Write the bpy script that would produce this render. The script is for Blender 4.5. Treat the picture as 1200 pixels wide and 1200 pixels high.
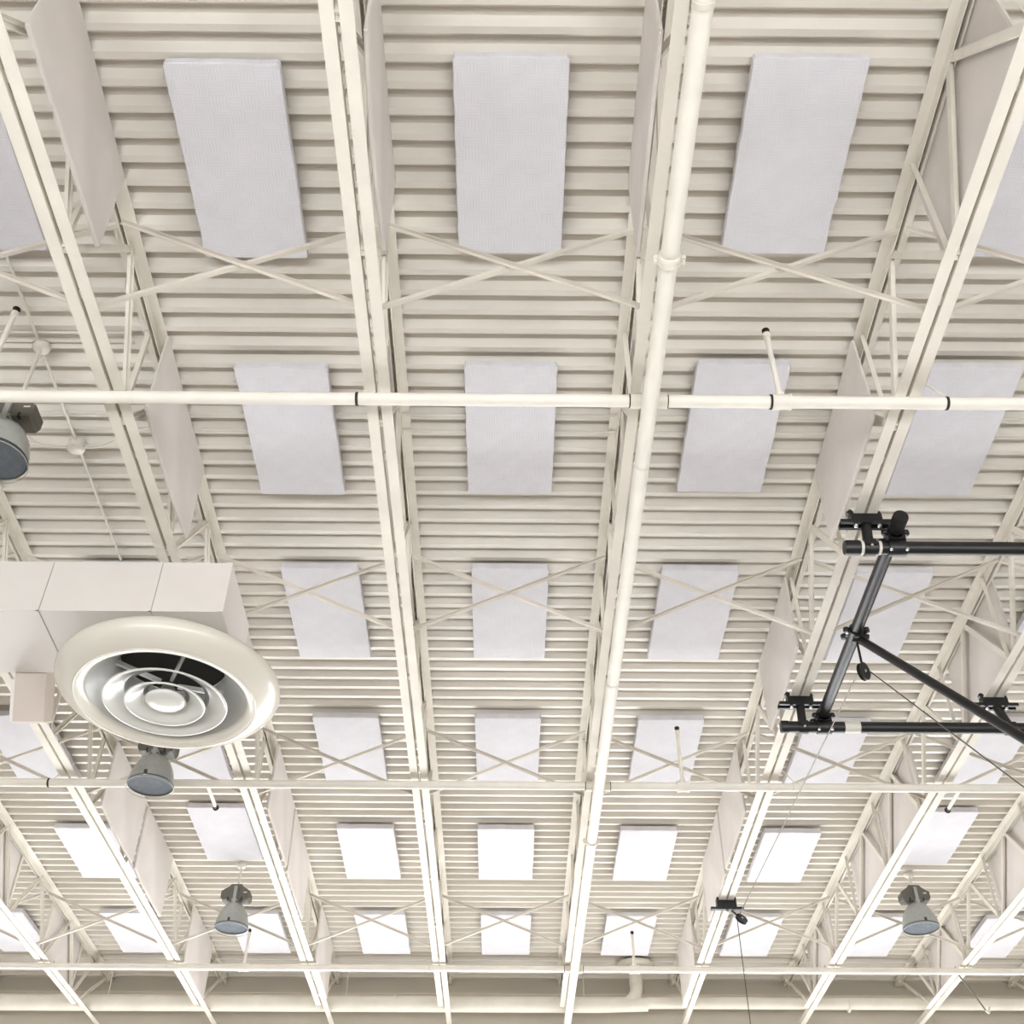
import bpy, math, random
from math import pi, sin, cos, radians, sqrt
from mathutils import Vector, Matrix
random.seed(7)
for o in list(bpy.data.objects): bpy.data.objects.remove(o)
scene = bpy.context.scene
COL = scene.collection

# ------------------------------------------------------------------ camera
F_PX, CAM_Z = 1371.24, 1.6
PITCH, YAW, ROLL = radians(41.997), radians(-.283), radians(.225)
def cam_axes():
    Fv = Vector((0, cos(PITCH), sin(PITCH))); U = Vector((0, -sin(PITCH), cos(PITCH))); R = Vector((1, 0, 0))
    Z = Matrix.Rotation(YAW, 3, 'Z')
    Fv, U, R = Z @ Fv, Z @ U, Z @ R
    return cos(ROLL)*R + sin(ROLL)*U, -sin(ROLL)*R + cos(ROLL)*U, Fv
AX, BX, FX = cam_axes()
CAM = Vector((0, 0, CAM_Z))
cd = bpy.data.cameras.new('camera'); cam = bpy.data.objects.new('camera', cd); COL.objects.link(cam)
cd.sensor_width = 36; cd.lens = F_PX/1200*36; cd.clip_end = 200
m3 = Matrix((AX, BX, -FX)).transposed()
cam.matrix_world = Matrix.Translation(CAM) @ m3.to_4x4()
scene.camera = cam
def ray(px, py): return (px-600)/F_PX*AX - (py-600)/F_PX*BX + FX
def atz(px, py, z): d = ray(px, py); return CAM + d*((z-CAM_Z)/d.z)
def at_depth(px, py, dep): return CAM + ray(px, py)*dep
def project(p):
    q = Vector(p)-CAM; d = q.dot(FX)
    if d < .05: return None
    return 600+F_PX*q.dot(AX)/d, 600-F_PX*q.dot(BX)/d
def in_view(pts, mg=8):
    P = [project(p) for p in pts]
    P = [p for p in P if p]
    if not P: return False
    return max(p[0] for p in P) > -mg and min(p[0] for p in P) < 1200+mg and max(p[1] for p in P) > -mg and min(p[1] for p in P) < 1200+mg

# ------------------------------------------------------------------ world, light, exposure
w = bpy.data.worlds.new('world'); scene.world = w; w.use_nodes = True
w.node_tree.nodes['Background'].inputs[0].default_value = (.80, .85, 1, 1)
w.node_tree.nodes['Background'].inputs[1].default_value = .6
vs = scene.view_settings
vs.view_transform = 'Standard'; vs.look = 'None'; vs.gamma = 1; vs.use_curve_mapping = False
vs.exposure = -0.30
WIN_FAR, WIN_BACK, WIN_SIDE = 18.0, 19.5, 1.5      # daylight through the glazing of the walls

# ------------------------------------------------------------------ materials
def lin(c): return tuple(((v/255)/12.92 if v/255 <= .04045 else ((v/255+.055)/1.055)**2.4) for v in c) + (1,)
def new_mat(name, rgb, rough=.5, metal=0, spec=.5):
    m = bpy.data.materials.new(name); m.use_nodes = True
    b = m.node_tree.nodes['Principled BSDF']
    b.inputs['Base Color'].default_value = lin(rgb); b.inputs['Roughness'].default_value = rough
    b.inputs['Metallic'].default_value = metal; b.inputs['Specular IOR Level'].default_value = spec
    return m
def N(m, typ, **kw):
    n = m.node_tree.nodes.new(typ)
    for k, v in kw.items(): setattr(n, k, v)
    return n
def painted(name, rgb, rough=.5, var=.06, scale=2.5, bump=.15, bscale=35, spec=.5):
    """painted steel: base colour with slight blotchy unevenness and a little brush relief"""
    m = new_mat(name, rgb, rough, 0, spec); nt = m.node_tree; b = nt.nodes['Principled BSDF']
    tc = N(m, 'ShaderNodeTexCoord')
    n = N(m, 'ShaderNodeTexNoise'); n.inputs['Scale'].default_value = scale; n.inputs['Detail'].default_value = 5
    nt.links.new(tc.outputs['Object'], n.inputs['Vector'])
    r = N(m, 'ShaderNodeValToRGB'); c = lin(rgb)
    r.color_ramp.elements[0].position = .3; r.color_ramp.elements[1].position = .7
    r.color_ramp.elements[0].color = tuple(v*(1-var*1.6) for v in c[:3]) + (1,)
    r.color_ramp.elements[1].color = tuple(min(1, v*(1+var)) for v in c[:3]) + (1,)
    nt.links.new(n.outputs['Fac'], r.inputs[0]); nt.links.new(r.outputs[0], b.inputs['Base Color'])
    n2 = N(m, 'ShaderNodeTexNoise'); n2.inputs['Scale'].default_value = bscale; n2.inputs['Detail'].default_value = 3
    nt.links.new(tc.outputs['Object'], n2.inputs['Vector'])
    bp = N(m, 'ShaderNodeBump'); bp.inputs['Strength'].default_value = bump; bp.inputs['Distance'].default_value = .01
    nt.links.new(n2.outputs['Fac'], bp.inputs['Height']); nt.links.new(bp.outputs[0], b.inputs['Normal'])
    return m
def woven(name, rgb, dark=.945, blk=.085, rib=.017):
    """basket weave cloth: square blocks of ribs turned alternately"""
    m = new_mat(name, rgb, .9, 0, .15); nt = m.node_tree; b = nt.nodes['Principled BSDF']; L = nt.links.new
    tc = N(m, 'ShaderNodeTexCoord')
    dn = N(m, 'ShaderNodeTexNoise'); dn.inputs['Scale'].default_value = 9
    L(tc.outputs['Object'], dn.inputs['Vector'])
    mx = N(m, 'ShaderNodeVectorMath', operation='SCALE'); L(dn.outputs['Color'], mx.inputs[0]); mx.inputs['Scale'].default_value = .012
    ad = N(m, 'ShaderNodeVectorMath', operation='ADD'); L(tc.outputs['Object'], ad.inputs[0]); L(mx.outputs[0], ad.inputs[1])
    ck = N(m, 'ShaderNodeTexChecker'); ck.inputs['Scale'].default_value = 1/blk; L(ad.outputs[0], ck.inputs['Vector'])
    ck.inputs['Color1'].default_value = (1, 1, 1, 1); ck.inputs['Color2'].default_value = (0, 0, 0, 1)
    sp = N(m, 'ShaderNodeSeparateXYZ'); L(ad.outputs[0], sp.inputs[0])
    def stripes(out):
        a = N(m, 'ShaderNodeMath', operation='MULTIPLY'); a.inputs[1].default_value = 2*pi/rib; L(out, a.inputs[0])
        s = N(m, 'ShaderNodeMath', operation='SINE'); L(a.outputs[0], s.inputs[0]); return s
    s1, s2 = stripes(sp.outputs['X']), stripes(sp.outputs['Y'])
    mixs = N(m, 'ShaderNodeMix'); L(ck.outputs['Fac'], mixs.inputs[0]); L(s1.outputs[0], mixs.inputs[2]); L(s2.outputs[0], mixs.inputs[3])
    mp = N(m, 'ShaderNodeMapRange'); L(mixs.outputs[0], mp.inputs[0]); mp.inputs[1].default_value = -1; mp.inputs[2].default_value = 1
    big = N(m, 'ShaderNodeTexNoise'); big.inputs['Scale'].default_value = 5; big.inputs['Detail'].default_value = 4; L(tc.outputs['Object'], big.inputs['Vector'])
    c = lin(rgb)
    mc = N(m, 'ShaderNodeMix', data_type='RGBA'); L(mp.outputs[0], mc.inputs[0])
    mc.inputs[6].default_value = tuple(v*dark for v in c[:3]) + (1,); mc.inputs[7].default_value = c
    m2 = N(m, 'ShaderNodeMix', data_type='RGBA', blend_type='MULTIPLY'); m2.inputs[0].default_value = .16
    L(mc.outputs[2], m2.inputs[6]); L(big.outputs['Fac'], m2.inputs[7])
    L(m2.outputs[2], b.inputs['Base Color'])
    bp = N(m, 'ShaderNodeBump'); bp.inputs['Strength'].default_value = .25; bp.inputs['Distance'].default_value = .004
    L(mp.outputs[0], bp.inputs['Height']); L(bp.outputs[0], b.inputs['Normal'])
    return m

M = {}
M['deck'] = painted('deck_paint', (211, 205, 195), .40, .05, 1.7, .12, 14)
M['steel'] = painted('joist_paint', (220, 214, 203), .7, .05, 3, .12, 35, .25)
M['brace'] = painted('brace_paint', (208, 201, 190), .7, .05, 3, .1, 35, .25)
M['panel'] = woven('panel_cloth', (222, 220, 224))
M['panel_core'] = painted('panel_edge_cloth', (222, 219, 219), .85, .05, 6, .2, 60, .2)
M['baffle'] = painted('baffle_cloth', (211, 204, 198), .85, .05, 2.2, .2, 18, .2)
M['pipe'] = painted('pipe_paint', (226, 221, 211), .6, .04, 4, .1, 40, .3)
M['coupling'] = painted('coupling_paint', (216, 210, 197), .5, .06, 9, .2, 60)
M['gap'] = new_mat('gasket_and_shade_black', (34, 31, 28), .7)  # black of gaskets, also painted shade in the drain gap and diffuser neck
M['head'] = new_mat('sprinkler_bronze', (52, 44, 36), .45, .6)
M['duct'] = painted('duct_paint', (214, 208, 202), .45, .03, 1.5, .08, 5)
M['seam'] = new_mat('seam_sealant', (150, 144, 134), .6)
M['bell'] = painted('diffuser_enamel', (211, 206, 194), .24, .02, 2, .04, 6)
M['cone'] = painted('cone_enamel', (204, 203, 197), .22, .02, 3, .04, 6)
M['throat'] = new_mat('throat_galvanised', (186, 185, 180), .35, 0)
M['black'] = painted('black_pipe_paint', (18, 17, 19), .42, .15, 8, .08, 50)
M['bolt'] = new_mat('zinc_bolt', (190, 188, 184), .3, .8)
M['zinc'] = new_mat('zinc_strut', (170, 166, 158), .35, .7)
M['sticker'] = new_mat('paper_sticker', (206, 202, 192), .6)
M['cable'] = new_mat('steel_cable', (96, 90, 82), .4, .6)
M['lampshell'] = painted('prismatic_reflector', (158, 160, 155), .3, .05, 30, .15, 90)
M['lens'] = painted('lamp_glass', (96, 101, 106), .65, .1, 20, .1, 60, .1)
M['ballast'] = painted('ballast_paint', (96, 93, 84), .5, .06, 8, .1)
M['rim'] = new_mat('lamp_rim', (70, 70, 68), .4, .5)
M['wall'] = painted('wall_paint', (196, 189, 175), .7, .05, 1.2, .2, 20)
M['ledger'] = painted('ledger_paint', (204, 197, 181), .6, .05, 2, .15, 20)
M['hall_wall'] = painted('hall_wall_paint', (158, 150, 139), .75, .05, 1.2, .2, 20)
M['floor'] = painted('maple_floor', (150, 142, 133), .35, .06, 1.2, .05, 12)
M['frame'] = new_mat('window_frame', (180, 178, 172), .5)
M['tan'] = painted('shade_tan_sheet_metal', (192, 180, 170), .6, .03, 2, .08, 8)  # tan tone stands in for the shade on the duct offset
M['drain'] = painted('drain_pipe_paint', (222, 216, 202), .5, .06, 3, .3, 14)
def daylight(name, s, rgb=(.95, .975, 1)):
    m = bpy.data.materials.new(name); m.use_nodes = True; nt = m.node_tree
    nt.nodes.remove(nt.nodes['Principled BSDF'])
    e = nt.nodes.new('ShaderNodeEmission'); e.inputs[0].default_value = rgb + (1,); e.inputs[1].default_value = s
    nt.links.new(e.outputs[0], nt.nodes['Material Output'].inputs[0]); return m

# ------------------------------------------------------------------ mesh helpers
class MB:
    def __init__(s): s.v = []; s.f = []; s.sm = []
    def add(s, vs, fs, smooth=False):
        o = len(s.v); s.v += [tuple(p) for p in vs]; s.f += [tuple(i+o for i in f) for f in fs]; s.sm += [smooth]*len(fs); return s
    def box(s, x0, x1, y0, y1, z0, z1):
        vs = [(x, y, z) for z in (z0, z1) for y in (y0, y1) for x in (x0, x1)]
        return s.add(vs, [(0, 2, 3, 1), (4, 5, 7, 6), (0, 1, 5, 4), (2, 6, 7, 3), (0, 4, 6, 2), (1, 3, 7, 5)])
    def prism(s, poly, axis, a, b):
        """poly of 2D points extruded along axis from a to b (axis 0: poly=(y,z); 1: (x,z); 2: (x,y))"""
        n = len(poly)
        def mk(p, t): return (t, p[0], p[1]) if axis == 0 else ((p[0], t, p[1]) if axis == 1 else (p[0], p[1], t))
        vs = [mk(p, a) for p in poly] + [mk(p, b) for p in poly]
        fs = [tuple(range(n))[::-1], tuple(range(n, 2*n))] + [(i, (i+1) % n, n+(i+1) % n, n+i) for i in range(n)]
        return s.add(vs, fs)
    def tube(s, pts, r, n=12, cap=True, smooth=True):
        pts = [Vector(p) for p in pts]; rs = r if isinstance(r, (list, tuple)) else [r]*len(pts)
        rings = []; up = None
        for i, p in enumerate(pts):
            d = (pts[min(i+1, len(pts)-1)]-pts[max(i-1, 0)]).normalized()
            if up is None:
                up = Vector((0, 0, 1)) if abs(d.z) < .9 else Vector((1, 0, 0))
            a = d.cross(up).normalized(); b = a.cross(d).normalized(); up = b
            rings.append([p+a*rs[i]*cos(2*pi*k/n)+b*rs[i]*sin(2*pi*k/n) for k in range(n)])
        vs = [q for rg in rings for q in rg]; fs = []
        for i in range(len(rings)-1):
            for k in range(n): fs.append((i*n+k, i*n+(k+1) % n, (i+1)*n+(k+1) % n, (i+1)*n+k))
        s.add(vs, fs, smooth)
        if cap:
            s.add(rings[0], [tuple(range(n))[::-1]]); s.add(rings[-1], [tuple(range(n))])
        return s
    def lathe(s, prof, n=32, c=(0, 0, 0), smooth=True):
        vs = []; fs = []
        for r, z in prof:
            vs += [(c[0]+r*cos(2*pi*k/n), c[1]+r*sin(2*pi*k/n), c[2]+z) for k in range(n)]
        for i in range(len(prof)-1):
            for k in range(n): fs.append((i*n+k, i*n+(k+1) % n, (i+1)*n+(k+1) % n, (i+1)*n+k))
        return s.add(vs, fs, smooth)
    def bar(s, p, q, wx, wz, up=(0, 0, 1)):
        """rectangular bar from p to q: wx across, wz along the up side"""
        p, q = Vector(p), Vector(q); d = (q-p).normalized(); a = d.cross(Vector(up)).normalized(); b = a.cross(d).normalized()
        vs = [e+a*sx*wx/2+b*sz*wz/2 for e in (p, q) for sx, sz in ((-1, -1), (1, -1), (1, 1), (-1, 1))]
        return s.add(vs, [(3, 2, 1, 0), (4, 5, 6, 7), (0, 1, 5, 4), (1, 2, 6, 5), (2, 3, 7, 6), (3, 0, 4, 7)])
    def angle(s, p, q, leg, t, up=(0, 0, 1), flip=1):
        """steel angle (L profile) from p to q"""
        p, q = Vector(p), Vector(q); d = (q-p).normalized(); a = d.cross(Vector(up)).normalized()*flip; b = (a.cross(d)*flip).normalized()
        pr = [(0, 0), (leg, 0), (leg, t), (t, t), (t, leg), (0, leg)]
        vs = [e+a*u+b*v for e in (p, q) for u, v in pr]; n = 6
        return s.add(vs, [tuple(range(n))[::-1], tuple(range(n, 2*n))] + [(i, (i+1) % n, n+(i+1) % n, n+i) for i in range(n)])
    def mesh(s, name, mat):
        me = bpy.data.meshes.new(name); me.from_pydata(s.v, [], s.f); me.materials.append(M[mat] if isinstance(mat, str) else mat)
        me.polygons.foreach_set('use_smooth', s.sm); me.update()
        import bmesh
        bm = bmesh.new(); bm.from_mesh(me); bmesh.ops.recalc_face_normals(bm, faces=bm.faces); bm.to_mesh(me); bm.free()
        return me
def link(name, data=None, parent=None, loc=None):
    o = bpy.data.objects.new(name, data); COL.objects.link(o)
    if parent: o.parent = parent
    if loc is not None: o.location = loc
    return o
def part(name, mb, mat, parent, loc=None): return link(name, mb.mesh(name, mat), parent, loc)
def tag(o, label, cat, group=None):
    o['label'] = label; o['category'] = cat
    if group: o['group'] = group
    return o
def thing(name, label, cat, loc=(0, 0, 0), group=None): return tag(link(name, None, None, loc), label, cat, group)
def struct(name, mb=None, mat=None):
    o = link(name, mb.mesh(name, mat) if mb else None); o['kind'] = 'structure'; return o
ORD = ['zeroth', 'first', 'second', 'third', 'fourth', 'fifth', 'sixth', 'seventh', 'eighth']

# ------------------------------------------------------------------ dimensions
BAY, X0 = 1.523, .010
def col_x(c): return X0+(c-2)*BAY            # panel columns; column 2 lies next to the sprinkler main
def joist_x(k): return X0+(k+.5)*BAY         # k=0: joist beside the sprinkler main, k<0 towards the duct
def chord_z(y): return 6.60+(y-4.5)*.018     # underside of the bottom chords
Y_BACK, Y_END, X_SIDE = -4.0, 16.05, 9.2
DECK_Z, DECK_TOP, PANEL_Z = 7.485, 7.535, 7.407
def bay_txt(c): return '%s bay duct-side of' % ORD[3-c] if c <= 2 else '%s bay frame-side of' % ORD[c-2]
def joist_txt(k): return 'joist beside the sprinkler main' if k == 0 else ('%s joist duct-side of main' % ORD[-k] if k < 0 else '%s joist frame-side of main' % ORD[k])

# ------------------------------------------------------------------ setting
struct('floor', MB().box(-X_SIDE, X_SIDE, Y_BACK, Y_END, -.1, 0), 'floor')
ceil = struct('ceiling', MB().box(-X_SIDE, X_SIDE, Y_BACK, Y_END+.2, 7.60, 7.70), 'deck')
PITCH_Y, DECK_PHASE = .1524, 2.858
def deck_sheet(nr, phase0):
    """one folded sheet with nr ribs; bottoms at z=DECK_Z"""
    b, wv = .040, .035; tp = PITCH_Y-b-2*wv; pts = []
    for i in range(nr):
        y = i*PITCH_Y
        pts += [(y, DECK_TOP), (y+tp, DECK_TOP), (y+tp+wv, DECK_Z), (y+tp+wv+b, DECK_Z)]
    pts.append((nr*PITCH_Y, DECK_TOP))
    th = .0015; n = len(pts); mb = MB()
    for xa, xb in ((-X_SIDE, -3.2), (-3.2, 3.6), (3.6, X_SIDE)):
        vs = [(x, p[0], p[1]+t) for t in (0, th) for x in (xa, xb) for p in pts]
        fs = [(i, i+1, n+i+1, n+i) for i in range(n-1)]+[(2*n+i, 3*n+i, 3*n+i+1, 2*n+i+1) for i in range(n-1)]
        mb.add(vs, fs)
    return mb
me_sheet = deck_sheet(6, 0).mesh('deck_sheet', 'deck')
y = DECK_PHASE-6*PITCH_Y*8+.02; i = 0
while y < Y_END:
    if y+6*PITCH_Y > Y_BACK:
        o = link('deck_sheet', me_sheet, ceil, (0, y, 0))
    y += 6*PITCH_Y; i += 1
def wall_with_openings(name, along, a0, a1, wins, pos, thick, mat='wall'):
    mb = MB(); z0, z1 = wins[0][2], wins[0][3]
    def bx(u0, u1, za, zb):
        if along == 'x': mb.box(u0, u1, pos, pos+thick, za, zb)
        else: mb.box(pos, pos+thick, u0, u1, za, zb)
    bx(a0, a1, 0, z0); bx(a0, a1, z1, 7.6)
    u = a0
    for (s, e, _, _) in wins: bx(u, s, z0, z1); u = e
    bx(u, a1, z0, z1)
    return struct(name, mb, mat)
wn = [0]
def windows(along, wins, pos, strength, depth):
    for (s, e, z0, z1) in wins:
        wn[0] += 1; mb = MB(); t = .05
        def bx(u0, u1, za, zb, d=.05):
            if along == 'x': mb.box(u0, u1, pos-d, pos+d, za, zb)
            else: mb.box(pos-d, pos+d, u0, u1, za, zb)
        bx(s, e, z0, z0+t); bx(s, e, z1-t, z1); bx(s, s+t, z0+t, z1-t); bx(e-t, e, z0+t, z1-t)
        mid = (s+e)/2; bx(mid-t/2, mid+t/2, z0+t, z1-t)
        win = struct('window_%d' % wn[0], mb, 'frame')
        for u0, u1 in ((s+t, mid-t/2), (mid+t/2, e-t)):
            pm = MB()
            if along == 'x': pm.box(u0, u1, pos-.004, pos+.004, z0+t, z1-t)
            else: pm.box(pos-.004, pos+.004, u0, u1, z0+t, z1-t)
            part('pane', pm, daylight('daylit_glass', strength), win)
far_w = [(-8.4+i*2.9, -8.4+i*2.9+2.5, 1.0, 4.6) for i in range(6)]
back_w = [(-8.4+i*2.9, -8.4+i*2.9+2.5, .6, 3.0) for i in range(6)]
side_w = [(-3+i*3.0, -3+i*3.0+2.4, 1.0, 3.6) for i in range(6)]
wall_end = wall_with_openings('wall_end', 'x', -X_SIDE, X_SIDE, far_w, Y_END, .2)
windows('x', far_w, Y_END+.1, WIN_FAR, .1)
wall_with_openings('wall_back', 'x', -X_SIDE, X_SIDE, back_w, Y_BACK-.2, .2, 'hall_wall')
windows('x', back_w, Y_BACK-.1, WIN_BACK, .1)
for nm, xp in (('wall_left', -X_SIDE-.2), ('wall_right', X_SIDE)):
    wall_with_openings(nm, 'y', Y_BACK, Y_END, side_w, xp, .2, 'hall_wall')
    windows('y', side_w, xp+.1, WIN_SIDE, .1)
struct('trim_1', MB().box(-X_SIDE, X_SIDE, Y_END-.07, Y_END, 7.13, 7.295).box(-X_SIDE, X_SIDE, Y_END-.10, Y_END-.07, 7.275, 7.295), 'ledger')

# ------------------------------------------------------------------ joists
HALF, LEG, TH = .011, .064, .006
def angle_mesh(side, top, y0, y1):
    """one chord angle; side -1/+1; vertical leg beside the gap"""
    xs = sorted((side*HALF, side*(HALF+TH))); xh = sorted((side*HALF, side*(HALF+LEG)))
    mb = MB(); seg = 6
    for i in range(seg):
        ya, yb = y0+(y1-y0)*i/seg, y0+(y1-y0)*(i+1)/seg
        za, zb = (DECK_Z-TH, DECK_Z-TH) if top else (chord_z(ya), chord_z(yb))
        for (xa, xb), (l0, l1) in ((xh, (0, TH)), (xs, (-LEG, 0) if top else (TH, LEG))):
            vs = [(x, yy, zz+l) for yy, zz in ((ya, za), (yb, zb)) for x, l in ((xa, l0), (xb, l0), (xb, l1), (xa, l1))]
            mb.add(vs, [(0, 1, 5, 4), (1, 2, 6, 5), (2, 3, 7, 6), (3, 0, 4, 7)] + ([(3, 2, 1, 0)] if i == 0 else []) + ([(4, 5, 6, 7)] if i == seg-1 else []))
    return mb
me_top = [angle_mesh(s, True, Y_BACK, 15.95).mesh('top_chord_angle', 'steel') for s in (-1, 1)]
me_bot = [angle_mesh(-1, False, Y_BACK, 15.0).mesh('bottom_chord_angle', 'steel'), angle_mesh(1, False, Y_BACK, 15.78).mesh('bottom_chord_angle', 'steel')]
STEP = 1.235; NODES = [9.74+STEP*k for k in range(-10, 5)]
def web_meshes():
    ms = {}
    for nm, dy in (('d+', STEP/2), ('d-', -STEP/2), ('v', 0)):
        mb = MB()
        if nm == 'v': mb.angle((-.014, 0, 0), (-.014, 0, 1), .030, .006, up=(0, 1, 0))
        else: mb.bar((0, 0, 0), (0, dy, 1), .020, .052, up=(0, 1, 0)).bar((.013, 0, 0), (.013, dy, 1), .022, .007, up=(0, 1, 0))
        ms[nm] = mb.mesh('web_bar', 'steel')
    return ms
ms_web = web_meshes()
me_clip = MB().box(-.085, .085, -.012, .012, -.012, -.001).box(-.085, -.079, -.012, .012, -.001, .05).box(.079, .085, -.012, .012, -.001, .05).mesh('chord_clip', 'zinc')
me_seat = MB().box(-.045, -.012, 15.86, 16.04, DECK_Z-.06, DECK_Z-.0065).box(.012, .045, 15.86, 16.04, DECK_Z-.06, DECK_Z-.0065).box(-.012, .012, 15.9, 15.94, DECK_Z-.06, DECK_Z-.0065).mesh('bearing_seat', 'steel')
me_spacer = MB().box(-HALF+.001, HALF-.001, -.03, .03, .028, .05).mesh('spacer', 'steel')
JOISTS = range(-5, 5)
for k in JOISTS:
    jx = joist_x(k)
    nm = {0: 'cream open-web steel joist directly above the long sprinkler main pipe'}.get(k, 'cream open-web steel joist, %s from the sprinkler main pipe' % (('%s on duct side' % ORD[-k]) if k < 0 else ('%s on black frame side' % ORD[k])))
    j = thing('roof_joist', nm, 'roof joist', (jx, 0, 0), 'open-web roof joists')
    for s in (0, 1):
        link('top_chord_angle', me_top[s], j); link('bottom_chord_angle', me_bot[s], j)
    for yn in NODES:
        if yn < Y_BACK+.7: continue
        zb = chord_z(yn)+.02; h = DECK_Z-.012-zb
        for key in ('d+', 'd-', 'v'):
            if yn+.62 > 15.9 and key == 'd+': continue
            o = link('web_bar', ms_web[key], j, (0, yn, zb)); o.scale = (1, 1, h)
        link('spacer', me_spacer, j, (0, yn+.3, chord_z(yn+.3)))
    part('web_bar', MB().bar((0, 14.95, chord_z(15)+.03), (0, 15.85, DECK_Z-.05), .020, .04, up=(0, 1, 0)), 'steel', j)
    link('chord_clip', me_clip, j, (0, 13.66, chord_z(13.66)))
    link('bearing_seat', me_seat, j)

# ------------------------------------------------------------------ acoustic ceiling panels
def panel_mesh(seed):
    rnd = random.Random(seed); W, L, T = .6096, 1.2192, .052; r = .012
    pts = []
    def edge(p, q, n, nx, ny):
        for i in range(n+1):
            t = i/n; off = rnd.uniform(-.0028, .0028) if 0 < i < n else 0
            pts.append((p[0]+(q[0]-p[0])*t+nx*off, p[1]+(q[1]-p[1])*t+ny*off))
    x, yy = W/2, L/2
    edge((-x+r, -yy), (x-r, -yy), 9, 0, 1); edge((x, -yy+r), (x, yy-r), 16, 1, 0)
    edge((x-r, yy), (-x+r, yy), 9, 0, 1); edge((-x, yy-r), (-x, -yy+r), 16, 1, 0)
    n = len(pts); mb = MB(); bv = .005
    def ring(sc, z): return [(p[0]*sc, p[1]*sc, z) for p in pts]
    vs = ring(1-.008, 0)+ring(1, bv)+ring(1, T)
    fs = [tuple(range(n))[::-1]]+[(k*n+i, k*n+(i+1) % n, (k+1)*n+(i+1) % n, (k+1)*n+i) for k in (0, 1) for i in range(n)]+[tuple(range(2*n, 3*n))]
    mb.add(vs, fs); return mb
def foot_mesh():
    mb = MB()
    for sx in (-1, 1):
        for sy in (-1, 1): mb.box(sx*.2-.04, sx*.2+.04, sy*.42-.04, sy*.42+.04, .052, DECK_Z-PANEL_Z-.001)
    return mb
me_panels = [panel_mesh(s).mesh('acoustic_panel', 'panel') for s in range(5)]
me_foot = foot_mesh().mesh('glue_pad', 'panel_core')
ROWS = {1: 3.545, 2: 5.640, 3: 7.73, 4: 9.908, 5: 12.10, 6: 14.313}
KNOWN = {(1, 1): (-1.512, 3.587), (1, 2): (.001, 3.538), (1, 3): (1.563, 3.529), (2, 1): (-1.493, 5.669), (2, 2): (.014, 5.641), (2, 3): (1.533, 5.613),
         (3, 1): (-1.476, 7.735), (3, 2): (.022, 7.725), (3, 3): (1.519, 7.730), (4, 1): (-1.485, 9.909), (4, 2): (.016, 9.905), (4, 3): (1.528, 9.911),
         (4, 4): (3.082, 9.934), (5, 1): (-1.492, 12.092), (5, 2): (.006, 12.088), (5, 3): (1.531, 12.103), (5, 4): (3.065, 12.134),
         (6, 1): (-1.505, 14.31), (6, 2): (.014, 14.311), (6, 3): (1.534, 14.317), (5, -1): (-4.496, 12.127), (5, 0): (-2.995, 11.655), (5, 5): (4.60, 11.645)}
for r in ROWS:
    for c in range(-3, 7):
        if (r, c) == (2, 0): continue
        x, yy = KNOWN.get((r, c), (col_x(c)+random.uniform(-.02, .02), ROWS[r]+random.uniform(-.015, .015)))
        if not in_view([(x+a*.3, yy+b*.6, PANEL_Z) for a in (-1, 1) for b in (-1, 1)]): continue
        o = link('acoustic_panel', me_panels[(r*3+c) % 5], None, (x, yy, PANEL_Z))
        tag(o, 'white woven acoustic ceiling panel, %s row from end wall, %s sprinkler main' % (ORD[7-r], bay_txt(c)), 'acoustic panel', 'acoustic panels under the deck')
        link('glue_pad', me_foot, o)

# ------------------------------------------------------------------ acoustic panels on the joist webs
def baffle_mesh(seed):
    rnd = random.Random(seed); L, Hh, T = 1.22, .68, .024
    US = [0, .012]+[i/12 for i in range(1, 12)]+[.988, 1]; VS = [0, .022, .3, .55, .8, .978, 1]; nu, nv = len(US)-1, len(VS)-1
    bow, sag, tw = rnd.uniform(-.018, .006), rnd.uniform(.0, .012), rnd.uniform(-.006, .006)
    mb = MB(); vs = []
    for s in (-1, 1):
        for i in range(nu+1):
            for jv in range(nv+1):
                u, v = US[i], VS[jv]
                yy = (u-.5)*L; z = (v-.5)*Hh
                if i in (0, nu) and jv in (0, nv): yy *= .985; z *= .96
                x = bow*sin(pi*u)*(.4+.6*(1-v))+tw*(u-.5)*2*(v-.5)*2
                z -= sag*sin(pi*u)*(1-v)
                tt = T/2*(.55 if (i in (0, nu) or jv in (0, nv)) else 1)
                vs.append((x+s*tt, yy, z))
    n = (nu+1)*(nv+1); fs = []
    for i in range(nu):
        for jv in range(nv):
            a = i*(nv+1)+jv; b = a+nv+1
            fs += [(a, b, b+1, a+1), (n+a, n+a+1, n+b+1, n+b)]
    for i in range(nu):
        for jv in (0, nv): a = i*(nv+1)+jv; b = a+nv+1; fs.append((a, n+a, n+b, b))
    for jv in range(nv):
        for i in (0, nu): a = i*(nv+1)+jv; fs.append((a, a+1, n+a+1, n+a))
    mb.add(vs, fs, False); return mb
me_baf = [baffle_mesh(s).mesh('web_panel', 'baffle') for s in range(6)]
me_screw = MB().lathe([(0, -.006), (.009, -.006), (.009, .0)], 8).mesh('screw', 'bolt')
BROWS = [3.10, 5.44, 7.86, 10.42, 11.70, 14.12]
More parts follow.
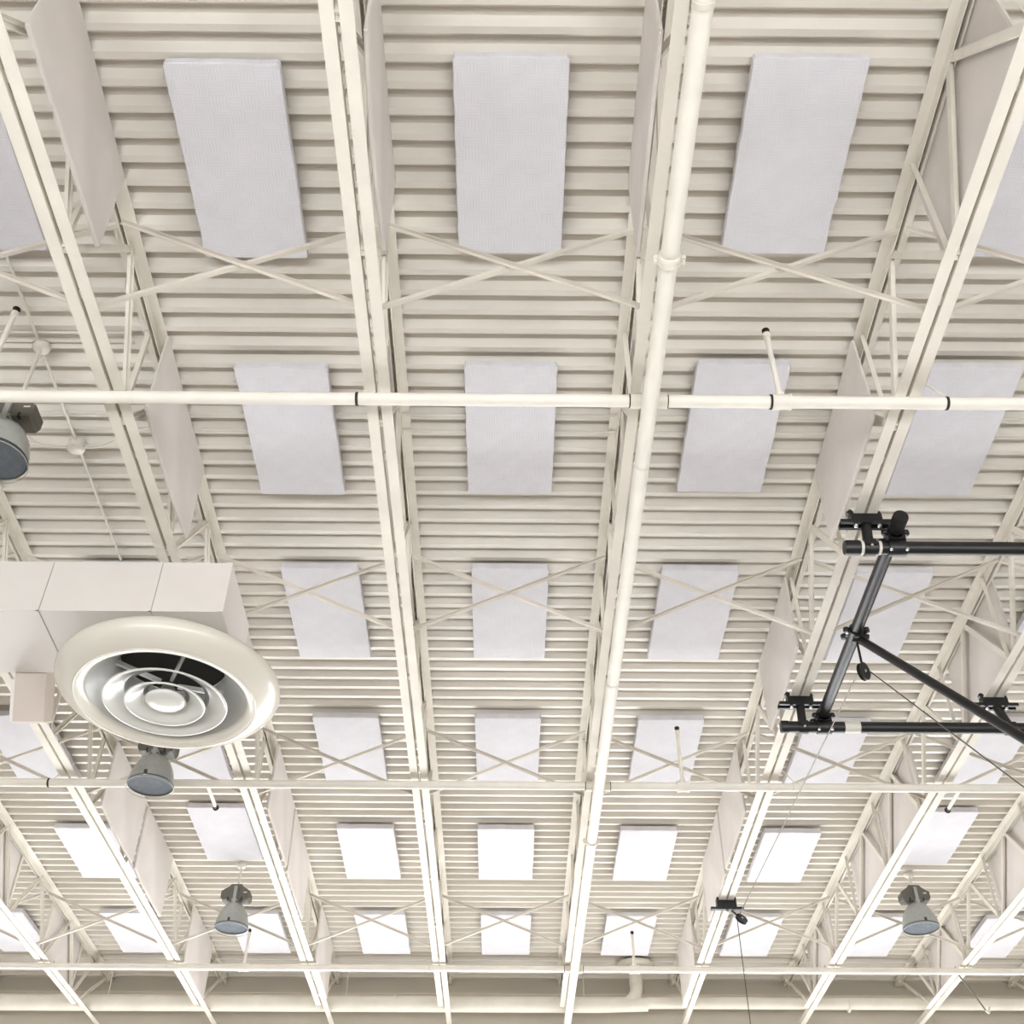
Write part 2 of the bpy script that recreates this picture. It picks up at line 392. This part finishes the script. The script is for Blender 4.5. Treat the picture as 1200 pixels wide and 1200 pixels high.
for k in JOISTS:
    for r, yc in enumerate(BROWS):
        side = {-5: -1, -4: -1, -3: 1, -2: 1, -1: 1, 0: -1, 1: -1, 2: 1, 3: 1, 4: 1}[k]
        if k == 1 and r in (0,): side = 1
        if k == -1 and r > 0: side = -1
        if k == 0 and r > 0: side = 1
        if k == -3 and r == 5: side = 1
        front = side*(1 if k < 0 else -1) > 0          # on the side turned to the middle of the hall
        if (k, r) == (-3, 2): continue
        x = joist_x(k)+side*(.090 if front else .046)
        yy = yc+random.uniform(-.03, .03)
        zc = (7.452 if front else 7.458)-.342-random.uniform(0, .01)
        if not in_view([(x, yy+b*.6, zc+a*.3) for a in (-1, 1) for b in (-1, 1)], 3): continue
        o = link('web_panel', me_baf[(k*5+r*2) % 6], None, (x, yy, zc))
        if side < 0: o.rotation_euler = (0, 0, pi)
        tag(o, 'pinkish fabric panel on joist web, %s from end wall, %s' % (ORD[6-r], joist_txt(k)), 'acoustic panel', 'acoustic panels on joist webs')

# ------------------------------------------------------------------ X bracing between joists
me_bolt = MB().lathe([(0, -.012), (.016, -.012), (.016, .012), (0, .012)], 8).mesh('bolt', 'brace')
for r, yb in enumerate([3.96, 6.97, 9.52, 13.14]):
    for k in range(-5, 4):
        xa, xb = joist_x(k), joist_x(k+1)
        zl, zh = chord_z(yb)+.045, DECK_Z-.075
        if not in_view([(xa, yb, zl), (xb, yb, zh), (xa, yb, zh), (xb, yb, zl)], 0): continue
        c = k+3
        t = thing('cross_brace', 'cream steel X brace between joists, %s row from end wall, %s main' % (ORD[4-r], bay_txt(c)), 'brace', ((xa+xb)/2, yb, zl), 'X braces between joists')
        hx = BAY/2-.02; h = zh-zl
        q = .007 if r != 1 else -.007
        for z0, z1, yo in ((0, h, q), (h, 0, -q)):
            part('brace_bar', MB().angle((-hx, yo, z0), (hx, yo, z1), .025, .004, up=(0, 1 if yo > 0 else -1, 0)), 'brace', t)
        b = link('bolt', me_bolt, t, (0, 0, h/2)); b.rotation_euler = (pi/2, 0, 0)

# ------------------------------------------------------------------ sprinkler pipes
def tube_part(name, pts, r, mat, parent, n=14): return part(name, MB().tube(pts, r, n), mat, parent)
XM, RM = .800, .047
def main_z(y): return chord_z(y)-.115
main = thing('sprinkler_main', 'thick cream sprinkler main pipe running under a joist to the end wall', 'pipe', (XM, 0, 0))
tube_part('pipe', [(0, y, main_z(y)) for y in (Y_BACK, 0, 5, 10, 15.9)], RM, 'pipe', main, 20)
for yc in (atz(782, 303, main_z(4)).y, atz(690, 985, main_z(10.4)).y, -1.5):
    z = main_z(yc)
    cp = part('coupling', MB().tube([(0, yc-.028, z), (0, yc-.02, z), (0, yc+.02, z), (0, yc+.028, z)], [RM+.006, RM+.015, RM+.015, RM+.006], 20).box(RM, RM+.034, yc-.02, yc+.02, z-.014, z+.014).box(-RM-.034, -RM, yc-.02, yc+.02, z-.014, z+.014), 'coupling', main)
    for s in (-1, 1):
        part('bolt', MB().tube([(s*(RM+.024), yc, z-.024), (s*(RM+.024), yc, z+.024)], .009, 8), 'coupling', cp)
tube_part('weld_ring', [(0, 5.0, main_z(5)), (0, 5.012, main_z(5))], RM+.003, 'coupling', main, 20)
for yh in (2.2, 7.4, 12.7):
    part('hanger', MB().tube([(0, yh-.015, main_z(yh)), (0, yh+.015, main_z(yh))], RM+.004, 16).tube([(-.03, yh, main_z(yh)+RM), (-.03, yh, chord_z(yh)+.01)], .006, 8), 'coupling', main)

def sprig(parent, x, y, z0, z1):
    s = part('sprig', MB().tube([(x, y, z0), (x, y, z1)], .0165, 12).tube([(x, y, z1-.035), (x, y, z1+.005)], .023, 12), 'pipe', parent)
    part('sprinkler_head', MB().tube([(x, y, z1+.005), (x, y, z1+.035)], .018, 10).tube([(x, y, z1+.035), (x, y, z1+.041)], .024, 12).tube([(x-.012, y, z1+.03), (x-.006, y, z1+.055), (x+.006, y, z1+.055), (x+.012, y, z1+.03)], .004, 6), 'head', s)
def tee(parent, x, y, z, r):
    t = part('tee_fitting', MB().tube([(x-.05, y, z), (x+.05, y, z)], r+.008, 16).tube([(x, y, z), (x, y, z+r+.03)], .027, 14).tube([(x-.054, y, z), (x-.04, y, z)], r+.012, 16).tube([(x+.04, y, z), (x+.054, y, z)], r+.012, 16), 'pipe', parent)
def hanger(parent, x, y, z, r, dx, mat='gap'):
    h = part('hanger_ring', MB().tube([(x-.008, y, z), (x+.008, y, z)], r+.003, 16), mat, parent)
    part('hanger_rod', MB().tube([(x+.03, y, z+r), (x+.03+dx, y+.03, z+.20)], .006, 8), 'pipe', h)
BR = [('thin cream sprinkler branch pipe crossing under the joists, farthest from end wall', 4.54, 6.548, .037),
      ('thin cream sprinkler branch pipe crossing under the joists, middle of three', 9.14, 6.632, .037),
      ('thin cream sprinkler branch pipe crossing under the joists, nearest the end wall', 13.55, 6.712, .037)]
for bi, (lb, yb, zb, rb) in enumerate(BR):
    b = thing('sprinkler_branch', lb, 'pipe', (0, yb, zb), 'sprinkler branch pipes')
    tube_part('pipe', [(-X_SIDE+.1, 0, 0), (XM-.07, 0, 0)], rb, 'pipe', b); tube_part('pipe', [(XM+.07, 0, 0), (X_SIDE-.1, 0, 0)], rb, 'pipe', b)
    for s in (-1, 1):
        part('coupling', MB().tube([(XM+s*.04, 0, 0), (XM+s*.105, 0, 0)], rb+.008, 16), 'coupling', b)
        part('coupling', MB().tube([(XM+s*.105, 0, 0), (XM+s*.112, 0, 0)], rb+.003, 16), 'gap', b)
    if bi == 0:
        tee(b, 1.56, 0, 0, rb); sprig(b, 1.56, 0, .05, .60)
        part('gasket', MB().tube([(1.494, 0, 0), (1.506, 0, 0)], rb+.007, 16), 'gap', b)
        tee(b, -3.03, 0, 0, rb); sprig(b, -3.03, 0, .05, .75)
        hanger(b, atz(418, 464, zb).x, 0, 0, rb, .03); hanger(b, atz(1112, 465, zb).x-.0, 0, 0, rb, -.10)
    if bi == 1:
        tee(b, 1.54, 0, 0, rb); sprig(b, 1.54, 0, .05, .55)
        hanger(b, atz(62, 925, zb).x, 0, 0, rb, .12); hanger(b, atz(928, 925, zb).x, 0, 0, rb, -.1, 'coupling')
        for px, py in ((252, 944), (1112, 947)):
            e = atz(px, py, zb+.0)
            a = part('arm_pipe', MB().tube([(e.x, 0, 0), (e.x, e.y-yb, 0)], .016, 12), 'pipe', b)
            part('sprinkler_head', MB().tube([(e.x, e.y-yb, 0), (e.x, e.y-yb+.04, 0)], .018, 10).tube([(e.x, e.y-yb+.04, 0), (e.x, e.y-yb+.045, 0)], .028, 12), 'head', a)
    if bi == 2:
        for xs in (-3.0, 1.50):
            tee(b, xs, 0, 0, rb); sprig(b, xs, 0, .05, .40)
        hanger(b, atz(205, 1150, zb).x, 0, 0, rb, .1, 'coupling'); hanger(b, atz(505, 1150, zb).x, 0, 0, rb, .06, 'coupling')

# ------------------------------------------------------------------ roof drain and drain pipe by the end wall
YD, ZD, RD = 15.30, 6.93, .078
xd = atz(744, 1150, 7.2).x+.02
dr = thing('roof_drain', 'cream roof drain dish with elbow pipe dropping beside the end wall', 'roof drain', (xd, YD, ZD))
part('dish', MB().lathe([(0, .445), (.10, .44), (.20, .462), (.245, .50), (.235, .512), (.12, .492), (0, .485)], 32), 'drain', dr)
part('dish_gap_shade', MB().lathe([(.0, .495), (.17, .497), (.17, .553), (0, .553)], 24), 'gap', dr)  # black filler, painted shade of the gap between dish and deck
el = [(0, 0, .44), (0, 0, .20)]
for i in range(1, 9): a = pi/2*i/8; el.append((-.20+.20*cos(a), 0, .20-.20*sin(a)))
el.append((-.3, 0, 0))
part('elbow_pipe', MB().tube(el, .082, 20), 'drain', dr)
part('joint_ring', MB().tube([(0, 0, .24), (0, 0, .30)], .088, 20), 'drain', dr)
dp = thing('drain_pipe', 'wide cream horizontal drain pipe running along the end wall', 'pipe', (0, YD, ZD))
tube_part('pipe', [(-X_SIDE+.1, 0, -.02), (xd-.5, 0, -.01), (xd+.12, 0, 0)], [.10, .095, .085], 'drain', dp, 24)
tube_part('pipe', [(xd+.12, 0, .02), (X_SIDE-.1, 0, .03)], .074, 'drain', dp, 24)
for xx in (xd+.12, xd-3.1, xd-5.6, 4.4): part('joint_ring', MB().tube([(xx-.012, 0, .0), (xx+.012, 0, .0)], .098 if xx < xd else .084, 24), 'drain', dp)
for k in (-4, -2, 0, 2, 4): part('hanger', MB().tube([(joist_x(k)+.25, 0, .05), (joist_x(k)+.25, 0, .5)], .008, 8), 'coupling', dp)

# ------------------------------------------------------------------ conduits
for lb, pts, rr in [('thin cream conduit across the deck, farther from end wall of the long pair', [(-X_SIDE+.1, 5.53, 7.475), (X_SIDE-.1, 5.53, 7.475)], .009),
                    ('thin cream conduit across the deck, nearer the end wall of the long pair', [(-X_SIDE+.1, 5.685, 7.475), (X_SIDE-.1, 5.685, 7.475)], .009),
                    ('short thin cream conduit on deck ending at the joist before the duct', [(-X_SIDE+.1, 4.83, 7.472), (-2.42, 4.83, 7.472)], .009),
                    ('short thin cream conduit beside the hanging lamp junction box before the duct', [(-X_SIDE+.1, 4.90, 7.472), (-2.42, 4.90, 7.472)], .009)]:
    o = link('conduit', MB().tube(pts, rr, 10).mesh('conduit', 'deck')); tag(o, lb, 'conduit', 'conduits on the deck')
o = thing('lamp_conduit', 'thin cream conduit linking the lamp junction boxes on the duct side', 'conduit', (-3.03, 0, 7.452))
tube_part('pipe', [(0, 4.17, 0), (0, 7.1, 0)], .0105, 'deck', o, 10)
part('junction_box', MB().lathe([(0, -.045), (.055, -.045), (.062, -.035), (.062, .018)], 16, (-.005, 5.83, 0)), 'deck', o)
def flex(pts, parent):
    c = [Vector(p) for p in pts]; out = []
    for i in range(len(c)-1):
        p0, p1, p2, p3 = c[max(i-1, 0)], c[i], c[i+1], c[min(i+2, len(c)-1)]
        for s in range(6):
            t = s/6; out.append(.5*((2*p1)+(-p0+p2)*t+(2*p0-5*p1+4*p2-p3)*t*t+(-p0+3*p1-3*p2+p3)*t**3))
    out.append(c[-1]); part('flex_conduit', MB().tube(out, .009, 8), 'deck', parent)
flex([(.05, 5.83, -.02), (.2, 5.80, -.03), (.45, 5.68, .0), (.72, 5.62, .0)], o)
flex([(-.05, 5.83, -.02), (-.25, 5.80, -.02), (-.42, 5.66, .0), (-.62, 5.60, .0)], o)

# ------------------------------------------------------------------ hanging high bay lamps
def lamp(label, x, y, z, dia=.365, tilt=(0, 0), top=7.44, tz=0):
    t = thing('hanging_lamp', label, 'lamp', (x, y, z), 'hanging gym lamps')
    R = dia/2
    prof = [(R*1.0, 0), (R*1.01, .02), (R*.97, .07), (R*.86, .14), (R*.70, .20), (R*.50, .245), (R*.36, .262), (.0, .268)]
    rf = part('reflector', MB().lathe(prof, 32), 'lampshell', t)
    part('lens', MB().lathe([(0, .012), (R*.5, .008), (R*.985, .002)], 32), 'lens', t)
    part('rim', MB().tube([(R*1.0*cos(a), R*1.0*sin(a), -.001) for a in [2*pi*i/32 for i in range(33)]], .0055, 6, False), 'rim', t)
    part('latch', MB().box(-.012, .012, -R*1.03-.006, -R*1.0+.01, -.008, .035), 'rim', t)
    part('guard_ring', MB().tube([(R*1.05*cos(a), R*1.05*sin(a), -.028) for a in [2*pi*i/32 for i in range(33)]], .003, 6, False), 'lampshell', t)
    part('yoke', MB().box(-.018, .018, -.095, -.075, .235, .43).box(-.03, .03, -.09, .03, .262, .285), 'lampshell', t)
    hw = .158; zb = .285
    poly = [(-hw+.02, zb), (hw-.02, zb), (hw, zb+.03), (hw, zb+.095), (.07, zb+.155), (.06, zb+.175), (-.06, zb+.175), (-.07, zb+.155), (-hw, zb+.095), (-hw, zb+.03)]
    bb = part('ballast_box', MB().prism(poly, 1, -.07, .075), 'ballast', t)
    for s in (-1, 1): part('slot', MB().box(s*.075-.008, s*.075+.008, -.0715, -.04, zb-.001, zb+.03), 'gap', bb)
    part('label_plate', MB().box(.085, .125, -.0715, -.0705, zb+.075, zb+.088), 'sticker', bb)
    part('stem', MB().tube([(0, 0, zb+.17), (0, 0, top-z)], .013, 10), 'deck', t)
    part('junction_box', MB().lathe([(0, -.03), (.03, -.03), (.055, -.012), (.058, .02), (0, .02)], 14, (0, 0, top-z)), 'deck', t)
lamp('grey dome lamp hanging before the rectangular duct, under the first sprinkler branch', -3.02, 4.93, 6.44)
lamp('grey dome lamp hanging just behind the round air diffuser', -2.975, 8.83, 6.447, .376)
lamp('grey dome lamp on duct side, nearest the end wall', -2.965, 12.47, 6.735, .355)
lamp('grey dome lamp hanging beyond the black pipe frame', 4.585, 12.6, 6.83, .39)

# ------------------------------------------------------------------ duct and round diffuser
DX1, DY0, DY1, DZ0, DZ1 = -1.79, 5.91, 6.60, 6.058, 6.455
du = thing('air_duct', 'long rectangular white sheet metal air duct hung below the joists', 'duct', (DX1, DY0, DZ0))
segs = [DX1, -2.245, -2.952, -4.2, -5.5, -X_SIDE+.05]
for i in range(len(segs)-1):
    a, b = segs[i+1]-DX1+.004, segs[i]-DX1-.004
    m = MB(); m.box(a, b, 0, DY1-DY0, 0, DZ1-DZ0)
    part('duct_section', m, 'duct', du)
for i in range(1, len(segs)-1):
    xx = segs[i]-DX1; e = .007
    part('joint_strip', MB().box(xx-.012, xx+.002, -e, 0, -e, DZ1-DZ0).box(xx-.012, xx+.002, -e, DY1-DY0+e, -e, 0), 'duct', du)
    part('joint_gap', MB().box(xx+.002, xx+.0045, -.002, DY1-DY0, -.002, DZ1-DZ0-.01), 'seam', du)
part('end_flange', MB().box(-.035, .002, -.005, 0, .0, DZ1-DZ0), 'duct', du)
for xx in (-2.0, -3.6, -5.0):
    for ya in (DY1-DY0+.001,): part('hanger_strap', MB().box(xx-DX1-.015, xx-DX1+.015, ya, ya+.003, .3, 6.66-DZ0), 'duct', du)
df = thing('air_diffuser', 'big round enamelled air diffuser with concentric cones under the duct', 'air diffuser', (-2.205, 6.455, 5.745))
R = .722
prof = [(.50, .305/R), (.50, .235/R), (.70, .228/R), (.84, .208/R), (.94, .178/R), (.988, .145/R), (1.0, .115/R), (.985, .083/R), (.94, .048/R), (.88, .022/R), (.82, .004/R), (.79, 0), (.765, .002/R), (.735, .010/R), (.715, .025/R), (.705, .04/R)]
part('bell', MB().lathe([(r*R, z*R) for r, z in prof], 72), 'bell', df)
part('lip_ring', MB().tube([(.80*R*cos(a), .80*R*sin(a), .002) for a in [2*pi*i/64 for i in range(65)]], .006, 6, False), 'bell', df)
part('throat', MB().lathe([(.705*R, .04), (.66*R, .075), (.58*R, .13), (.49*R, .20), (.48*R, .30)], 64), 'throat', df)
part('throat_shade_disc', MB().lathe([(0, .303), (.48*R, .303)], 48), 'gap', df)  # black disc paints in the darkness inside the neck
for r1, r0, dz in ((.553, .34, -.014), (.358, .17, -.022)):
    part('cone', MB().lathe([(r1*R, dz), ((r1-.006)*R, dz-.006), ((r1-.02)*R, dz-.005), ((r1-.05)*R, dz+.012), ((r1+r0)/2*R, dz+.040), (r0*R, dz+.085), (r0*R-.004, dz+.085), ((r1+r0)/2*R-.002, dz+.045), ((r1-.02)*R, dz+.004), (r1*R, dz)], 64), 'cone', df)
part('centre_cap', MB().lathe([(0, -.028), (.06*R, -.027), (.12*R, -.022), (.165*R, -.012), (.183*R, .004), (.165*R, .02), (.10*R, .05), (.06*R, .10)], 48), 'cone', df)
for a in (.5, 2.1, 3.7, 5.2):
    part('spider_bar', MB().bar((.08*R*cos(a), .08*R*sin(a), .13), (.50*R*cos(a), .50*R*sin(a), .17), .02, .03), 'throat', df)
# sloping offset behind the duct, its shade put into the tan colour
po = thing('duct_offset', 'sheet metal duct offset in painted-on tan shade, sloping down behind the long duct', 'duct', (-3.21, DY1+.002, 6.10))
sl = [(0, .0), (.20, -.30), (.33, -.215), (.13, .10), (0, .10)]
part('offset_body', MB().prism(sl, 0, -.105, .105), 'tan', po)
part('side_flange', MB().prism([(.05, -.06), (.205, -.30), (.335, -.215), (.18, .02)], 0, -.130, -.107), 'duct', po)
part('end_flange', MB().prism([(.197, -.302), (.203, -.312), (.338, -.224), (.332, -.214)], 0, -.108, .108), 'duct', po)

# ------------------------------------------------------------------ black pipe frame clamped to the joists
fr = thing('pipe_frame', 'black steel pipe frame clamped under two joists', 'pipe frame', (2.445, 5.6, 6.36))
FO = Vector((2.445, 5.6, 6.36))
def L_(p): return Vector(p)-FO
RP = .044
X1R, X2R = 6.4, 6.4
tube_part('cross_pipe', [L_((2.137, 5.6, 6.36)), L_((X1R, 5.6, 6.36))], RP, 'black', fr, 20)
tube_part('cross_pipe', [L_((2.13, 7.78, 6.40)), L_((X2R, 7.78, 6.40))], RP, 'black', fr, 20)
tube_part('side_pipe', [L_((2.445, 5.44, 6.455)), L_((2.445, 7.86, 6.49))], RP*.98, 'black', fr, 20)
for p, q in (((2.117, 5.6, 6.36), (2.21, 5.6, 6.36)), ((2.112, 7.78, 6.40), (2.17, 7.78, 6.40)), ((2.445, 5.40, 6.455), (2.445, 5.50, 6.456))):
    part('end_cap', MB().tube([L_(p), L_(Vector(p)*.9+Vector(q)*.1), L_(q)], [RP+.0005, RP+.005, RP+.005], 20), 'black', fr)
for x in (2.225, 2.335): part('tape_band', MB().tube([L_((x-.009, 5.6, 6.36)), L_((x+.009, 5.6, 6.36))], RP+.0015, 20), 'sticker', fr)
part('tape_band', MB().tube([L_((2.60, 7.78, 6.40)), L_((2.72, 7.78, 6.40))], RP+.0012, 20), 'sticker', fr)
def pipe_clamp(c, nm='pipe_clamp', other=.105):
    """cross clamp joining a pipe along X and a pipe along Y above it"""
    x, y, z = L_(c)
    m = MB().tube([(x-.055, y, z), (x+.055, y, z)], RP+.010, 16).tube([(x, y-.055, z+other), (x, y+.055, z+other)], RP+.010, 16).box(x-.055, x+.055, y-.055, y+.055, z+.03, z+other-.03)
    cl = part(nm, m, 'black', fr)
    for sx in (-1, 1):
        for sy in (-1, 1):
            part('ear', MB().lathe([(0, -.012), (.022, -.012), (.022, .012), (0, .012)], 12, (x+sx*.066, y+sy*.045, z+other-.01)), 'black', cl)
        part('bolt', MB().lathe([(0, -.016), (.011, -.016), (.011, .0), (0, .0)], 8, (x+sx*.05, y-.04, z-RP-.008+.02)), 'bolt', cl)
pipe_clamp((2.445, 5.6, 6.36), other=.097); pipe_clamp((2.445, 7.78, 6.40), other=.088)
def chord_bracket(jx, y, zpipe, xs=.05):
    """channel clamped across the bottom chord with a strut to the pipe below"""
    zc = chord_z(y); P = L_((jx, y, zc))
    cx, cy, cz = P
    b = part('chord_clamp', MB().box(cx-.10, cx+.10, cy-.038, cy+.038, cz-.05, cz-.001).box(cx-.10, cx-.081, cy-.025, cy+.025, cz-.001, cz+.03).box(cx+.081, cx+.10, cy-.025, cy+.025, cz-.001, cz+.03)
             .tube([(cx-.10, cy, cz+.015), (cx-.08, cy, cz+.045)], .020, 8).tube([(cx+.10, cy, cz+.015), (cx+.08, cy, cz+.045)], .020, 8), 'black', fr)
    part('strut_channel', MB().box(cx-.17, cx+.17, cy-.04, cy-.018, cz-.078, cz-.051).box(cx-.17, cx+.17, cy+.018, cy+.04, cz-.078, cz-.051).box(cx-.17, cx+.17, cy-.018, cy+.018, cz-.055, cz-.051), 'black', b)
    for s in (-1, 1): part('bolt', MB().lathe([(0, -.10), (.014, -.10), (.014, -.078), (0, -.078)], 8, (cx+s*.075, cy-.02, cz)), 'bolt', b)
    zp = zpipe-FO.z
    part('hanger_strut', MB().tube([(cx, cy, cz-.03), (cx+xs, cy, zp+.02)], .034, 12), 'black', fr)
    sd = part('pipe_saddle', MB().tube([(cx+xs-.035, cy, zp), (cx+xs+.035, cy, zp)], RP+.009, 16).box(cx+xs-.03, cx+xs+.03, cy-RP-.022, cy-RP+.005, zp-.02, zp+.02), 'black', fr)
    part('bolt', MB().lathe([(0, -.03), (.011, -.03), (.011, -.018), (0, -.018)], 8, (cx+xs, cy-RP-.012, zp)), 'bolt', sd)
chord_bracket(joist_x(1), 5.6, 6.36, -.02); chord_bracket(joist_x(1), 7.78, 6.40, -.01); chord_bracket(joist_x(2), 7.78, 6.40, .06); chord_bracket(joist_x(2), 5.6, 6.36, .06)
# slanting brace towards the unseen backboard
A = Vector((2.46, 6.68, 6.45)); Bp = at_depth(1330, 944, 5.6)
tube_part('brace_pipe', [L_(A), L_(Bp)], .030, 'black', fr, 16)
x, y, z = L_((2.445, 6.66, 6.472))
cl = part('pipe_clamp', MB().tube([(x, y-.05, z), (x, y+.05, z)], RP+.010, 16).tube([(x-.02, y, z-.03), (x+.08, y, z-.06)], .042, 14).box(x-.07, x+.07, y-.018, y+.018, z-.02, z+.02), 'black', fr)
for sx in (-1, 1):
    for sy in (-1, 1): part('ear', MB().lathe([(0, -.014), (.022, -.014), (.022, .014), (0, .014)], 12, (x+sx*.07, y+sy*.04, z)), 'black', cl)
part('bolt', MB().tube([(x-.07, y-.04, z-.03), (x-.07, y-.04, z-.015)], .010, 8), 'bolt', cl)

def pulley(label, top, ctr, rad=.055):
    top, ctr = Vector(top), Vector(ctr); ax = (ctr-top).normalized()
    t = thing('pulley', label, 'pulley', ctr, 'black cable pulleys')
    lt = top-ctr
    part('eye_strap', MB().tube([lt, lt*.55, -ax*rad*.8], .009, 8), 'black', t)
    side = Vector((.55, -.80, .22)); side = (side-ax*side.dot(ax)).normalized(); oth = ax.cross(side).normalized()
    def disc(r, o0, o1, rr2=None):
        mb = MB(); n = 24; ring = []
        for o in (o0, o1): ring.append([side*o+(ax*cos(2*pi*i/n)*r*1.18+oth*sin(2*pi*i/n)*r) for i in range(n)])
        vs = ring[0]+ring[1]; mb.add(vs, [tuple(range(n))[::-1], tuple(range(n, 2*n))]+[(i, (i+1) % n, n+(i+1) % n, n+i) for i in range(n)]); return mb
    part('cheek_plate', disc(rad, .010, .016), 'black', t); part('cheek_plate', disc(rad, -.016, -.010), 'black', t)
    part('wheel', disc(rad*.86, -.009, .009), 'black', t); part('axle_pin', disc(rad*.16, -.022, .022), 'bolt', t)
PU1 = at_depth(1012, 787, (Vector((2.46, 6.66, 6.24))-CAM).dot(FX)); PU2T = Vector((joist_x(1)+.02, 11.72, chord_z(11.7)-.07))
PU2 = at_depth(869, 1077, (Vector((2.42, 11.7, 6.55))-CAM).dot(FX))
pulley('black cable pulley hanging from the clamp on the black pipe frame', (2.445, 6.66, 6.42), PU1)
pulley('black cable pulley hanging from a clamp on a joist beyond the frame', PU2T, PU2)
pc = thing('pulley_bracket', 'small black clamp bracket on joist carrying the far pulley', 'bracket', (joist_x(1), 11.72, chord_z(11.72)))
part('chord_clamp', MB().box(-.10, .10, -.045, .045, -.075, -.001).box(-.10, -.081, -.045, .045, -.001, .03).box(.081, .10, -.045, .045, -.001, .03), 'black', pc)
part('strut_channel', MB().box(-.17, .17, -.05, -.0, -.10, -.076), 'black', pc)
part('bolt', MB().lathe([(0, -.13), (.014, -.13), (.014, -.10), (0, -.10)], 8, (0, -.03, 0)), 'bolt', pc)
def cable(label, pts, r=.0045):
    o = link('cable', MB().tube(pts, r, 8).mesh('cable', 'cable')); tag(o, label, 'cable', 'steel cables')
off = Vector((.05, .0, .0))
cable('thin steel cable running from the frame pulley to the far pulley', [PU1-off*.9-Vector((0, 0, .02)), PU2+Vector((-.02, 0, .04))])
cable('thin steel cable slanting from the frame pulley past the black brace', [PU1+off*.9, at_depth(1300, 998, 6.6)])
cable('thin steel cable dropping from the far pulley to the floor', [PU2+Vector((-.045, .0, -.02)), Vector((PU2.x-.05, PU2.y+.05, .002))])
# dark cord with hook at the end of a joist
hk0 = Vector((joist_x(3)-.035, 13.75, chord_z(13.75)-.01)); hk1 = at_depth(1155, 1184, (Vector((5.3, 14.2, 6.4))-CAM).dot(FX))
ck = thing('hook_cord', 'dark cord with a pale hook hanging from a joist end', 'cord', hk0)
part('cord', MB().tube([(0, 0, 0), ((hk1-hk0)*.5)+Vector((.01, 0, 0)), hk1-hk0], .010, 8), 'ballast', ck)
part('hook', MB().tube([hk1-hk0, hk1-hk0+Vector((.03, 0, -.03)), hk1-hk0+Vector((.05, 0, .0)), hk1-hk0+Vector((.06, 0, .04))], .014, 8), 'coupling', ck)
